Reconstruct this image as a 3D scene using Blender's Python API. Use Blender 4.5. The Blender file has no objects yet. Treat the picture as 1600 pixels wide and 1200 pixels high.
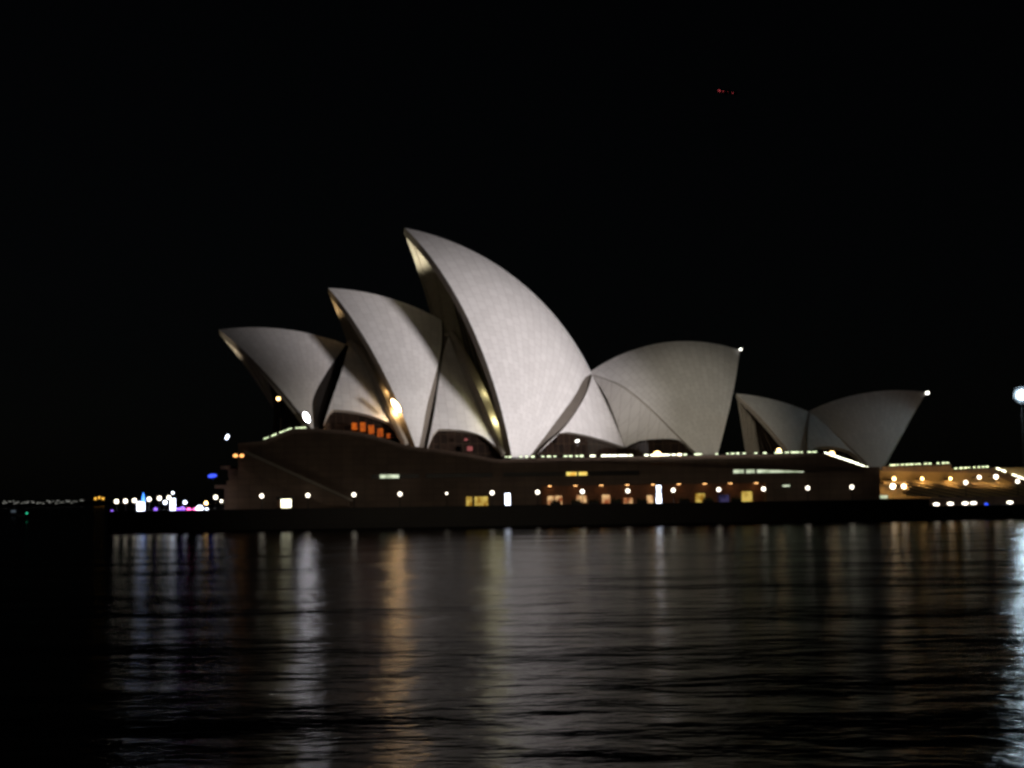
import bpy, bmesh, math, random
import numpy as np
from mathutils import Vector
R_ = math.radians
random.seed(7)
SC = bpy.context.scene
COL = SC.collection

# ------------------------------------------------------------------ camera
CAM_H = 6.2
F_PX = 2500.0                       # focal length in pixels of a 1600 wide frame
PITCH, ROLL = math.atan(174 / 2500.0), R_(0.85)
_fw = np.array([0, math.cos(PITCH), math.sin(PITCH)]); _r0 = np.array([1.0, 0, 0]); _u0 = np.cross(_r0, _fw)
_rt = math.cos(ROLL) * _r0 - math.sin(ROLL) * _u0
_up = math.sin(ROLL) * _r0 + math.cos(ROLL) * _u0
EYE = np.array([0, 0, CAM_H])
cd = bpy.data.cameras.new('camera'); cam = bpy.data.objects.new('camera', cd); COL.objects.link(cam)
from mathutils import Matrix
cam.matrix_world = Matrix(((_rt[0], _up[0], -_fw[0], EYE[0]), (_rt[1], _up[1], -_fw[1], EYE[1]), (_rt[2], _up[2], -_fw[2], EYE[2]), (0, 0, 0, 1)))
cd.sensor_width = 36; cd.lens = 36 * F_PX / 1600; cd.clip_end = 30000; cd.clip_start = 0.5
cd.dof.use_dof = True; cd.dof.focus_distance = 15; cd.dof.aperture_fstop = 2.35     # the photograph is slightly out of focus
SC.camera = cam

# ------------------------------------------------------------------ night sky, moonlight, exposure
w = bpy.data.worlds.new("World"); SC.world = w; w.use_nodes = True
nt = w.node_tree; nt.nodes.clear()
sky = nt.nodes.new('ShaderNodeTexSky'); sky.sky_type = 'NISHITA'; sky.sun_disc = False
sky.sun_elevation = R_(30); sky.sun_rotation = R_(140)
bg = nt.nodes.new('ShaderNodeBackground'); bg.inputs['Strength'].default_value = 0.0002
out = nt.nodes.new('ShaderNodeOutputWorld')
hs = nt.nodes.new('ShaderNodeHueSaturation'); hs.inputs['Saturation'].default_value = 0.6
nt.links.new(sky.outputs[0], hs.inputs['Color']); nt.links.new(hs.outputs[0], bg.inputs[0]); nt.links.new(bg.outputs[0], out.inputs[0])
sl = bpy.data.lights.new('moonlight', 'SUN'); sl.energy = 0.006; sl.angle = R_(0.5); sl.color = (1, .96, .9)
so = bpy.data.objects.new('moonlight', sl); COL.objects.link(so); so.rotation_euler = (R_(60), 0, R_(40))

def spot(name, loc, target, power, size, color, blend=0.8, rad=1.0):
    l = bpy.data.lights.new(name, 'SPOT'); l.energy = power; l.spot_size = R_(size); l.spot_blend = blend; l.color = color; l.shadow_soft_size = rad
    o = bpy.data.objects.new(name, l); COL.objects.link(o); o.location = loc
    o.rotation_euler = (Vector(target) - Vector(loc)).to_track_quat('-Z', 'Y').to_euler()
    return o
FLOOD_A, FLOOD_B, FLOOD_C, FILL = (222, 200, 14), (90, 110, 14), (34, -24, 14), (-20, 30, 16)     # unseen floodlights placed for the shells; FILL is an added lamp that lifts shadows
SR = .03
ROW_A = [(FLOOD_A[0] + k * 6.0, FLOOD_A[1] + k * 9.0, FLOOD_A[2]) for k in (-1.5, -.5, .5, 1.5)]      # a row of four unseen towers
for fl in ROW_A:
    spot('flood_fill_beam', fl, (10, 352, 33), 3.3e6 / 4, 15.8, (1.0, .925, .935), 1, SR)
    spot('flood_fill_beam', fl, (-24, 346, 14), 1.1e6 / 4, 7.8, (1.0, .94, .90), 1, SR)
spot('flood_fill_beam', FLOOD_B, (-44, 346, 16), 4.6e5, 8.6, (1.0, .94, .88), 1, SR)
spot('flood_fill_beam', FLOOD_C, (42, 376, 21), 15e5, 7.3, (1.0, .91, .74), .9, SR)
spot('flood_fill_beam', FLOOD_C, (96, 364, 16), 2.5e5, 8.0, (1.0, .80, .68), 1, SR)
spot('flood_fill_beam', FILL, (0, 350, 25), 0.72e5, 30, (1.0, .83, .62), 1, 1.0)  # added fill lamp without a tower, lifts the shadows and the podium wall

SC.view_settings.view_transform = 'Standard'; SC.view_settings.look = 'None'
SC.view_settings.exposure = 0; SC.view_settings.gamma = 1
SC.cycles.use_denoising = True
SC.cycles.max_bounces = 5; SC.cycles.diffuse_bounces = 2; SC.cycles.glossy_bounces = 3
SC.cycles.sample_clamp_indirect = 3
SC.cycles.filter_width = 2.0

# ------------------------------------------------------------------ materials
def mat(name):
    m = bpy.data.materials.new(name); m.use_nodes = True
    nt = m.node_tree; return m, nt, nt.nodes['Principled BSDF']
def N(nt, t, **kw):
    n = nt.nodes.new(t)
    for k, v in kw.items():
        if k in n.inputs: n.inputs[k].default_value = v
        else: setattr(n, k, v)
    return n
def plain(name, col, rough=.6, metal=0, var=.15, scale=1.5, bump=0):
    m, nt, b = mat(name)
    tc = N(nt, 'ShaderNodeTexCoord'); no = N(nt, 'ShaderNodeTexNoise', Scale=scale, Detail=6.0)
    nt.links.new(tc.outputs['Object'], no.inputs['Vector'])
    mx = N(nt, 'ShaderNodeMixRGB'); mx.inputs[1].default_value = (*[c * (1 - var) for c in col], 1); mx.inputs[2].default_value = (*[min(1, c * (1 + var)) for c in col], 1)
    nt.links.new(no.outputs['Fac'], mx.inputs[0]); nt.links.new(mx.outputs[0], b.inputs['Base Color'])
    b.inputs['Roughness'].default_value = rough; b.inputs['Metallic'].default_value = metal
    if bump:
        bp = N(nt, 'ShaderNodeBump', Strength=.5, Distance=bump); nt.links.new(no.outputs['Fac'], bp.inputs['Height']); nt.links.new(bp.outputs[0], b.inputs['Normal'])
    return m
def glow(name, col, strength):
    m, nt, b = mat(name)
    b.inputs['Base Color'].default_value = (.8, .8, .8, 1)
    b.inputs['Emission Color'].default_value = (*col, 1); b.inputs['Emission Strength'].default_value = strength
    return m
def window_glow(name, ca, cb, strength, sx=1.2, sz=.6):
    """a lit room seen through glass: uneven bright and dark patches"""
    m, nt, b = mat(name)
    tc = N(nt, 'ShaderNodeTexCoord'); mp = N(nt, 'ShaderNodeMapping'); mp.inputs['Scale'].default_value = (sx, .3, sz)
    no = N(nt, 'ShaderNodeTexNoise', Scale=1.0, Detail=4.0); rp = N(nt, 'ShaderNodeValToRGB')
    rp.color_ramp.elements[0].position = .36; rp.color_ramp.elements[1].position = .62
    rp.color_ramp.elements[0].color = (*ca, 1); rp.color_ramp.elements[1].color = (*cb, 1)
    nt.links.new(tc.outputs['Object'], mp.inputs[0]); nt.links.new(mp.outputs[0], no.inputs['Vector']); nt.links.new(no.outputs['Fac'], rp.inputs[0])
    nt.links.new(rp.outputs[0], b.inputs['Emission Color']); b.inputs['Emission Strength'].default_value = strength
    b.inputs['Base Color'].default_value = (.006, .006, .006, 1); b.inputs['Roughness'].default_value = .5; b.inputs['Specular IOR Level'].default_value = .1
    return m
def tile_mat():
    """glossy and matt cream tiles in lids that fan out from the foot (UV: x = angle round the foot, y = arc length)"""
    m, nt, b = mat('ceramic_tiles')
    uv = N(nt, 'ShaderNodeUVMap', uv_map='fan')
    br = N(nt, 'ShaderNodeTexBrick', Scale=1.0)
    br.offset = .5; br.inputs['Color1'].default_value = (.80, .78, .76, 1); br.inputs['Color2'].default_value = (.72, .70, .68, 1)
    br.inputs['Mortar'].default_value = (.52, .49, .47, 1); br.inputs['Mortar Size'].default_value = .045
    br.inputs['Brick Width'].default_value = 2.3; br.inputs['Row Height'].default_value = 1.9
    nt.links.new(uv.outputs[0], br.inputs['Vector'])
    tc = N(nt, 'ShaderNodeTexCoord'); no = N(nt, 'ShaderNodeTexNoise', Scale=.35, Detail=5.0); nt.links.new(tc.outputs['Object'], no.inputs['Vector'])
    mx = N(nt, 'ShaderNodeMixRGB', blend_type='MULTIPLY'); mx.inputs[0].default_value = .12
    nt.links.new(br.outputs['Color'], mx.inputs[1]); nt.links.new(no.outputs['Fac'], mx.inputs[2]); nt.links.new(mx.outputs[0], b.inputs['Base Color'])
    b.inputs['Roughness'].default_value = .45
    bp = N(nt, 'ShaderNodeBump', Strength=.4, Distance=.03); bp.invert = True; nt.links.new(br.outputs['Fac'], bp.inputs['Height']); nt.links.new(bp.outputs[0], b.inputs['Normal'])
    return m
def panel_mat(name, col, w_, h_, rough=.6):
    m, nt, b = mat(name)
    tc = N(nt, 'ShaderNodeTexCoord'); sp = N(nt, 'ShaderNodeSeparateXYZ'); cb = N(nt, 'ShaderNodeCombineXYZ')
    nt.links.new(tc.outputs['Object'], sp.inputs[0]); nt.links.new(sp.outputs['X'], cb.inputs['X']); nt.links.new(sp.outputs['Z'], cb.inputs['Y'])
    br = N(nt, 'ShaderNodeTexBrick', Scale=1.0); br.offset = 0
    br.inputs['Color1'].default_value = (*col, 1); br.inputs['Color2'].default_value = (*[c * .82 for c in col], 1); br.inputs['Mortar'].default_value = (*[c * .45 for c in col], 1)
    br.inputs['Brick Width'].default_value = w_; br.inputs['Row Height'].default_value = h_; br.inputs['Mortar Size'].default_value = .04
    nt.links.new(cb.outputs[0], br.inputs['Vector'])
    no = N(nt, 'ShaderNodeTexNoise', Scale=.25, Detail=7.0); nt.links.new(tc.outputs['Object'], no.inputs['Vector'])
    mx = N(nt, 'ShaderNodeMixRGB', blend_type='MULTIPLY'); mx.inputs[0].default_value = .6
    nt.links.new(br.outputs['Color'], mx.inputs[1]); nt.links.new(no.outputs['Fac'], mx.inputs[2]); nt.links.new(mx.outputs[0], b.inputs['Base Color'])
    b.inputs['Roughness'].default_value = rough
    return m
def water_mat():
    m, nt, b = mat('harbour_water')
    nt.nodes.remove(b); outn = nt.nodes['Material Output']
    df = N(nt, 'ShaderNodeBsdfDiffuse'); df.inputs['Color'].default_value = (.004, .006, .007, 1)
    gl = N(nt, 'ShaderNodeBsdfGlossy', distribution='BECKMANN'); gl.inputs['Roughness'].default_value = .21; gl.inputs['Color'].default_value = (.36, .36, .36, 1)
    fr = N(nt, 'ShaderNodeFresnel', IOR=1.333); mx = N(nt, 'ShaderNodeMixShader')
    tc = N(nt, 'ShaderNodeTexCoord')
    prev = None
    for (sx, sy, dist, det) in ((.028, .055, .9, 1.0), (.10, .17, .32, 2.0), (.40, .62, .11, 2.0), (1.5, 2.0, .036, 2.0)):
        mp = N(nt, 'ShaderNodeMapping'); mp.inputs['Scale'].default_value = (sx, sy, 1); mp.inputs['Rotation'].default_value = (0, 0, R_(6))
        no = N(nt, 'ShaderNodeTexNoise', Scale=1.0, Detail=det, Roughness=.5)
        nt.links.new(tc.outputs['Object'], mp.inputs[0]); nt.links.new(mp.outputs[0], no.inputs['Vector'])
        bp = N(nt, 'ShaderNodeBump', Strength=1.0, Distance=dist)
        nt.links.new(no.outputs['Fac'], bp.inputs['Height'])
        if prev: nt.links.new(prev.outputs[0], bp.inputs['Normal'])
        prev = bp
    for n_ in (df, gl, fr): nt.links.new(prev.outputs[0], n_.inputs['Normal'])
    nt.links.new(fr.outputs[0], mx.inputs[0]); nt.links.new(df.outputs[0], mx.inputs[1]); nt.links.new(gl.outputs[0], mx.inputs[2]); nt.links.new(mx.outputs[0], outn.inputs['Surface'])
    return m
M = dict(
    tile=tile_mat(), water=water_mat(),
    concrete=plain('ribbed_concrete', (.34, .30, .25), .7, 0, .2, .8, .05),
    granite=panel_mat('pink_granite', (.30, .20, .145), 2.4, 1.3), paving=plain('granite_paving', (.20, .15, .13), .6, 0, .2, 1.0, .01),
    seawall=panel_mat('wet_stone', (.024, .021, .019), 3.0, .9, .5),
    pitch=plain('pitch_paint', (.005, .005, .005), .8), arch=plain('dark_concrete', (.13, .11, .09), .7, 0, .2, .8, .03), glass_and_shade=plain('dark_glass_and_shade', (.015, .012, .01), .4, 0, .2, 1), soffit=glow('soffit_glow', (1, .50, .17), 4.5), bronze=plain('bronze_metal', (.10, .07, .045), .4, .8), black=plain('black_metal', (.03, .03, .032), .4, .5),
    glass=None, redwall=plain('red_timber_wall', (.28, .14, .085), .6, 0, .4, 2.0), tan=plain('tan_concrete', (.38, .28, .14), .7, 0, .25, 1.2, .02),
    shore=plain('dark_hillside', (.02, .025, .02), .9, 0, .4, .01), leaf=plain('dark_leaves', (.05, .075, .03), .7, 0, .4, 3),
    white=plain('white_paint', (.75, .75, .75), .4),
    globe=glow('lamp_globe_white', (1, .90, .72), 4), rail=glow('handrail_strip', (.84, 1, .58), 1.9), railw=glow('handrail_strip_bright', (1, 1, .74), 5),
    gold=glow('gold_flood', (1, .56, .24), 24), pale=glow('white_flood', (.95, .93, 1), 55), cool=glow('blue_white_flood', (.66, .88, 1), 280),
    warm=glow('warm_lamp', (1, .60, .22), 7), amber=glow('amber_lamp', (1, .42, .12), 2.2), tip=glow('tip_lamp', (1, .98, .88), 5),
    screen=glow('white_screen', (.76, .83, 1), 5), blue=glow('blue_light', (.01, .07, 1), 1.3), azure=glow('azure_light', (.02, .22, 1), 3), pink=glow('pink_light', (1, .10, .45), 3), violet=glow('violet_light', (.30, .10, 1), 1.6), dusk=window_glow('dim_blue_room', (.02, .02, .06), (.12, .10, .28), .3),
    orange_pane=window_glow('orange_room', (.35, .04, .0), (1, .19, .005), .55), slot_w=window_glow('pale_room', (.35, .42, .26), (.9, 1, .72), .9, .5), slot_y=window_glow('yellow_room', (.9, .45, .06), (1, .82, .20), 1.1, .8),
    shop=window_glow('shop_room', (.35, .09, .03), (1, .62, .28), .8, .8, .5), yellow=window_glow('yellow_shop', (.45, .22, .02), (1, .72, .16), .6, .9, .7), kiosk=window_glow('kiosk_room', (.8, .75, .45), (1, .96, .75), 4, .9, .9),
    red=glow('red_light', (1, .10, .12), .8), green=glow('green_light', (.05, 1, .5), 1.1), farlight=glow('far_lights', (.8, .8, .72), .36), farorange=glow('far_orange', (1, .5, .06), 1.3),
)
def glass_mat():
    m, nt, b = mat('bronze_glass')
    b.inputs['Roughness'].default_value = .06
    uv = N(nt, 'ShaderNodeUVMap', uv_map='fan'); br = N(nt, 'ShaderNodeTexBrick', Scale=1.0); br.offset = 0
    br.inputs['Color1'].default_value = (.024, .015, .011, 1); br.inputs['Color2'].default_value = (.014, .010, .008, 1); br.inputs['Mortar'].default_value = (.045, .03, .02, 1)
    br.inputs['Brick Width'].default_value = 1.6; br.inputs['Row Height'].default_value = 2.2; br.inputs['Mortar Size'].default_value = .06
    nt.links.new(uv.outputs[0], br.inputs['Vector']); nt.links.new(br.outputs['Color'], b.inputs['Base Color'])
    return m
M['glass'] = glass_mat()

# ------------------------------------------------------------------ mesh helpers
class MB:
    def __init__(s): s.v, s.f, s.m, s.uv = [], [], [], {}
    def add(s, vs, fs, mi=0, uvs=None):
        o = len(s.v); s.v += [tuple(float(c) for c in p) for p in vs]
        if uvs is not None:
            for i, q in enumerate(uvs): s.uv[o + i] = (float(q[0]), float(q[1]))
        for f in fs: s.f.append(tuple(o + i for i in f)); s.m.append(mi)
        return s
    def box(s, lo, hi, ax=None, org=(0, 0, 0), mi=0):
        """box lo..hi in the frame ax (3 unit vectors) at org"""
        ax = np.eye(3) if ax is None else ax
        vs = [np.array(org) + x * ax[0] + y * ax[1] + z * ax[2] for x in (lo[0], hi[0]) for y in (lo[1], hi[1]) for z in (lo[2], hi[2])]
        return s.add(vs, [(0, 1, 3, 2), (4, 6, 7, 5), (0, 4, 5, 1), (2, 3, 7, 6), (0, 2, 6, 4), (1, 5, 7, 3)], mi)
    def tube(s, pts, r, n=8, mi=0, cap=True):
        pts = [np.array(p, float) for p in pts]; rs = r if hasattr(r, '__len__') else [r] * len(pts)
        rings = []
        for i, p in enumerate(pts):
            t = pts[min(i + 1, len(pts) - 1)] - pts[max(i - 1, 0)]; t = t / np.linalg.norm(t)
            a = np.cross(t, [0, 0, 1.0] if abs(t[2]) < .9 else [1.0, 0, 0]); a /= np.linalg.norm(a); b = np.cross(t, a)
            rings.append([p + rs[i] * (math.cos(2 * math.pi * k / n) * a + math.sin(2 * math.pi * k / n) * b) for k in range(n)])
        fs = [(i * n + k, i * n + (k + 1) % n, (i + 1) * n + (k + 1) % n, (i + 1) * n + k) for i in range(len(pts) - 1) for k in range(n)]
        if cap: fs += [tuple(range(n))[::-1], tuple((len(pts) - 1) * n + k for k in range(n))]
        return s.add([q for rg in rings for q in rg], fs, mi)
    def ball(s, c, r, n=16, mi=0, sq=(1, 1, 1)):
        c = np.array(c, float); vs, fs = [], []
        h = n // 2
        for i in range(h + 1):
            for k in range(n):
                a, b = math.pi * i / h, 2 * math.pi * k / n
                vs.append(c + r * np.array([math.sin(a) * math.cos(b) * sq[0], math.sin(a) * math.sin(b) * sq[1], math.cos(a) * sq[2]]))
        for i in range(h):
            for k in range(n): fs.append((i * n + k, (i + 1) * n + k, (i + 1) * n + (k + 1) % n, i * n + (k + 1) % n))
        return s.add(vs, fs, mi)
    def grid(s, G, mi=0, uv=None, flip=False):
        G = np.asarray(G, float); a, b = G.shape[:2]
        fs = [(i * b + j, i * b + j + 1, (i + 1) * b + j + 1, (i + 1) * b + j) for i in range(a - 1) for j in range(b - 1)]
        if flip: fs = [f[::-1] for f in fs]
        return s.add(G.reshape(-1, 3), fs, mi, None if uv is None else np.asarray(uv).reshape(-1, 2))
    def prism(s, poly, d, mi=0):
        """polygon of 3-D points extruded by vector d"""
        n = len(poly); p = [np.array(q, float) for q in poly]; d = np.array(d, float)
        return s.add(p + [q + d for q in p], [tuple(range(n)), tuple(range(2 * n - 1, n - 1, -1))] + [(i, i + n, (i + 1) % n + n, (i + 1) % n) for i in range(n)], mi)
def world_org(p):
    o = np.zeros(3)
    while p is not None: o = o + np.array(p.location); p = p.parent
    return o
def obj(name, mb, mats, parent=None, loc=None, smooth=False):
    mats = mats if isinstance(mats, (list, tuple)) else [mats]
    org = world_org(parent) if parent is not None else np.array(loc if loc is not None else (0, 0, 0), float)
    me = bpy.data.meshes.new(name); me.from_pydata([tuple(np.array(v) - org) for v in mb.v], [], mb.f)
    for m in mats: me.materials.append(m)
    me.polygons.foreach_set('material_index', mb.m)
    if mb.uv:
        l = me.uv_layers.new(name='fan')
        for lp in me.loops: l.data[lp.index].uv = mb.uv.get(lp.vertex_index, (0, 0))
    me.validate(); me.update()
    bm = bmesh.new(); bm.from_mesh(me); bmesh.ops.remove_doubles(bm, verts=bm.verts, dist=1e-4); bmesh.ops.recalc_face_normals(bm, faces=bm.faces); bm.to_mesh(me); bm.free()
    if smooth:
        me.polygons.foreach_set('use_smooth', [True] * len(me.polygons))
        try: me.set_sharp_from_angle(angle=R_(35))
        except Exception: pass
    o = bpy.data.objects.new(name, me); COL.objects.link(o)
    if parent is not None: o.parent = parent
    else: o.location = org
    return o
def tag(o, label, cat, group=None):
    o['label'] = label; o['category'] = cat
    if group: o['group'] = group
    return o
def thing(name, label, cat, loc, group=None):
    o = bpy.data.objects.new(name, None); COL.objects.link(o); o.location = tuple(float(c) for c in loc); o.empty_display_size = .5
    return tag(o, label, cat, group)
def struct(o, kind='structure'): o['kind'] = kind; return o
def copy_tree(o, parent=None):
    c = o.copy(); COL.objects.link(c); c.parent = parent
    for ch in list(o.children): copy_tree(ch, c)
    return c

# ------------------------------------------------------------------ survey: sight lines from the photograph onto surveyed planes and spheres
def ray(px, py):
    d = (px - 800) / F_PX * _rt - (py - 600) / F_PX * _up + _fw
    return d / np.linalg.norm(d)
def on_plane(px, py, p0, n):
    d = ray(px, py); return EYE + d * (((p0 - EYE) @ n) / (d @ n))
def on_sphere(px, py, c, r):
    d = ray(px, py); b = d @ (EYE - c); q = b * b - ((EYE - c) @ (EYE - c) - r * r)
    return EYE + d * (-b - math.sqrt(max(q, 0)))
Z = np.array([0, 0, 1.0])
TW = R_(2.5)                                          # run of the podium wall and of the sea wall
WU = np.array([math.cos(TW), math.sin(TW), 0]); WN = np.array([-math.sin(TW), math.cos(TW), 0])
AX = np.array([WU, WN, Z])
Y_SEA, Y_WALL = 327.0, 338.0
def on_wall(px, py, y=Y_WALL): return on_plane(px, py, np.array([0, y, 0.0]), WN)
def wl(px, py, y=Y_WALL):
    """(run along the wall, height) of a sight line met at the wall plane y"""
    p = on_wall(px, py, y); q = p - np.array([0, y, 0.0]); return q @ WU, p[2]
def W(s, z, y=Y_WALL, d=0.0): return np.array([0, y, 0.0]) + s * WU + d * WN + z * Z

# ------------------------------------------------------------------ water, shore, promenade
mb = MB(); mb.grid([[(x, y, 0) for x in (-9000, -600, -150, 150, 600, 9000)] for y in (-60, 20, 120, 330, 1200, 12000)])
struct(obj('water', mb, M['water']))
# far low shore on the left, hidden in the night
prof = []
mb = MB()
xs = np.linspace(-1500, 1500, 60)
G = [[(x, y, (0 if k == 0 else (7 + 7 * math.sin(x * .004 + 1) + 4 * math.sin(x * .013)) * hgt) - .5) for x in xs] for k, (y, hgt) in enumerate(((2150, 0), (2200, .4), (2400, 1.0), (3200, 1.2)))]
mb.grid(G); struct(obj('hills', mb, M['shore'], smooth=True))

s_left = wl(168, 800, Y_SEA)[0]; s_step = wl(1452, 790, Y_SEA)[0]
mb = MB().box((s_left, 1.0, 3.90), (s_step, 90, 4.0), AX, (0, Y_SEA, 0)); struct(obj('promenade', mb, M['paving']))
mb = MB().box((s_step, 1.0, 2.5), (s_step + 260, 90, 2.6), AX, (0, Y_SEA, 0)); struct(obj('path', mb, M['paving']))
sw = thing('sea_wall', 'long dark stone sea wall dropping from the promenade into the water', 'sea wall', (0, Y_SEA, 0))
mb = MB().box((s_left, 0, -3), (s_step, 1.0, 3.98), AX, (0, Y_SEA, 0)); mb.box((s_left, 1.0, -3), (s_left + 1, 60, 3.85), AX, (0, Y_SEA, 0)); obj('wall', mb, M['seawall'], sw)
mb = MB().box((s_left - .1, -.15, 3.98), (s_step, 1.1, 4.2), AX, (0, Y_SEA, 0)); obj('coping', mb, M['seawall'], sw)
sw2 = thing('sea_wall', 'lower dark stone sea wall below the tan stair at the right edge', 'sea wall', (s_step + 20, Y_SEA + 1, 0))
mb = MB().box((s_step + .02, 0, -3), (s_step + 260, 1.0, 2.55), AX, (0, Y_SEA, 0)); obj('wall', mb, M['seawall'], sw2)
mb = MB().box((s_step + .02, -.15, 2.55), (s_step + 260, 1.1, 2.75), AX, (0, Y_SEA, 0)); obj('coping', mb, M['seawall'], sw2)

# ------------------------------------------------------------------ roof shells, all cut from spheres of 75 m radius
RAD = 75.0
def centre(A, B, C_, inside, r=RAD):
    a, b = B - A, C_ - A; n = np.cross(a, b)
    cc = A + np.cross(np.dot(a, a) * b - np.dot(b, b) * a, n) / (2 * np.dot(n, n))
    rr = np.linalg.norm(cc - A); h = math.sqrt(max(r * r - rr * rr, 0)); nn = n / np.linalg.norm(n)
    c1, c2 = cc + h * nn, cc - h * nn
    return c1 if (c1 - A) @ inside > (c2 - A) @ inside else c2
def arc(P, Q, c, t):
    a, b = P - c, Q - c; r2 = np.linalg.norm(a) * np.linalg.norm(b); w_ = math.acos(max(-1, min(1, (a @ b) / r2)))
    t = np.asarray(t, float)[..., None]
    if w_ < 1e-6: return c + a + 0 * t
    return c + (np.sin((1 - t) * w_) * a + np.sin(t * w_) * b) / math.sin(w_)
def resample(P, n):
    P = np.asarray(P, float); d = np.concatenate([[0], np.cumsum(np.linalg.norm(np.diff(P, axis=0), axis=1))]); t = np.linspace(0, d[-1], n)
    return np.stack([np.interp(t, d, P[:, k]) for k in range(3)], 1)
def smooth_line(P, n, it=2):
    P = np.asarray(P, float)
    for _ in range(it):
        Q = [P[0]]
        for a, b in zip(P[:-1], P[1:]): Q += [a * .75 + b * .25, a * .25 + b * .75]
        P = np.array(Q + [P[-1]])
    return resample(P, n)
class Axis:
    def __init__(s, th, D):
        s.u = np.array([math.cos(th), math.sin(th), 0]); s.v = np.array([-math.sin(th), math.cos(th), 0]); s.p0 = np.array([0, D, 0.0])
    def mir(s, P): P = np.asarray(P, float); return P - 2 * ((P - s.p0) @ s.v)[..., None] * s.v
    def clampv(s, P, lim=0.0):
        d = (P - s.p0) @ s.v; return P - np.maximum(d - lim, 0)[..., None] * s.v
    def at(s, px, py, v=0.0): return on_plane(px, py, s.p0 + v * s.v, s.v)
NS = 44
def make_shell(ax, Tp, Rp, Fp, wd, root, rear_px=None, strip_px=None, strip_d=3.0, strip_mat='arch', thick=1.7, label=None, dirn=1):
    T, R, F = ax.at(*Tp), ax.at(*Rp), ax.at(*Fp, -wd)
    c = centre(T, R, F, ax.v * 1.0 - Z)
    cc = c + ((ax.p0 - c) @ ax.v) * ax.v
    t = np.linspace(0, 1, NS)
    ridge, near = arc(T, R, cc, t), arc(T, F, c, t)
    if rear_px:
        E = [R] + [on_sphere(x, y, c, RAD) for x, y in rear_px] + [F]; rear = smooth_line(E, NS)
    else: rear = arc(R, F, c, t)
    chord = arc(T, R, c, t); G = np.zeros((NS, NS, 3))
    for i in range(NS):
        row = arc(near[i], rear[i], c, t) + (1 - t[i]) ** 1.5 * (ridge - chord)
        d = row - c; G[i] = c + d / np.linalg.norm(d, axis=1, keepdims=True) * RAD
    G[0] = ridge
    G = ax.clampv(G)
    fa = (F - c) / RAD; e1 = np.cross(fa, Z); e1 /= np.linalg.norm(e1); e2 = np.cross(fa, e1)
    d = (G - c) / RAD; al = np.arccos(np.clip(d @ fa, -1, 1)); be = np.arctan2(d @ e2, d @ e1)
    be = np.unwrap(be, axis=1); be[-1] = be[-2]
    UV = np.stack([al * RAD, be * 32.0], -1)
    th = np.full((NS, NS, 1), thick)
    I = ax.clampv(G - (G - c) / RAD * th, -.05)
    mb = MB()
    for side in (0, 1):
        g, q = (G, I) if side == 0 else (ax.mir(G), ax.mir(I))
        mb.grid(g, 0, UV); mb.grid(q, 1, flip=True)
        for e, f_ in ((g[:, 0], q[:, 0]), (g[:, -1], q[:, -1])): mb.grid(np.stack([e, f_]), 1)
    o = obj('roof_shell', mb, [M['tile'], M['concrete']], root, smooth=True)
    if label: o['label'] = label
    # concrete rib lining the mouth edge, and ribs under the vault
    for side in (0, 1):
        for k in range(0, NS, 4):
            line = I[1:, k] if k else I[1:, 1]
            line = line if side == 0 else ax.mir(line)
            obj('vault_rib', MB().tube(resample(line, 12), [.42] * 11 + [.3], 5), M['concrete'], o)
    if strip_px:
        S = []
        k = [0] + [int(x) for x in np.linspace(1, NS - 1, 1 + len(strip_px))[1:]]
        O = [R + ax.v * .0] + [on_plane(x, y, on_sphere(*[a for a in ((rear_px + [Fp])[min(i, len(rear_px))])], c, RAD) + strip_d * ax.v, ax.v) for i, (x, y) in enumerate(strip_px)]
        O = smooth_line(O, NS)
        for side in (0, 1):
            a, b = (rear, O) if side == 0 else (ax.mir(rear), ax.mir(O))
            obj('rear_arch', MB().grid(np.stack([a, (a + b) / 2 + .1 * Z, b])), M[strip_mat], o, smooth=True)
    return dict(T=T, R=R, F=F, c=c, near=near, rear=rear, ridge=ridge, o=o)
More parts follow.
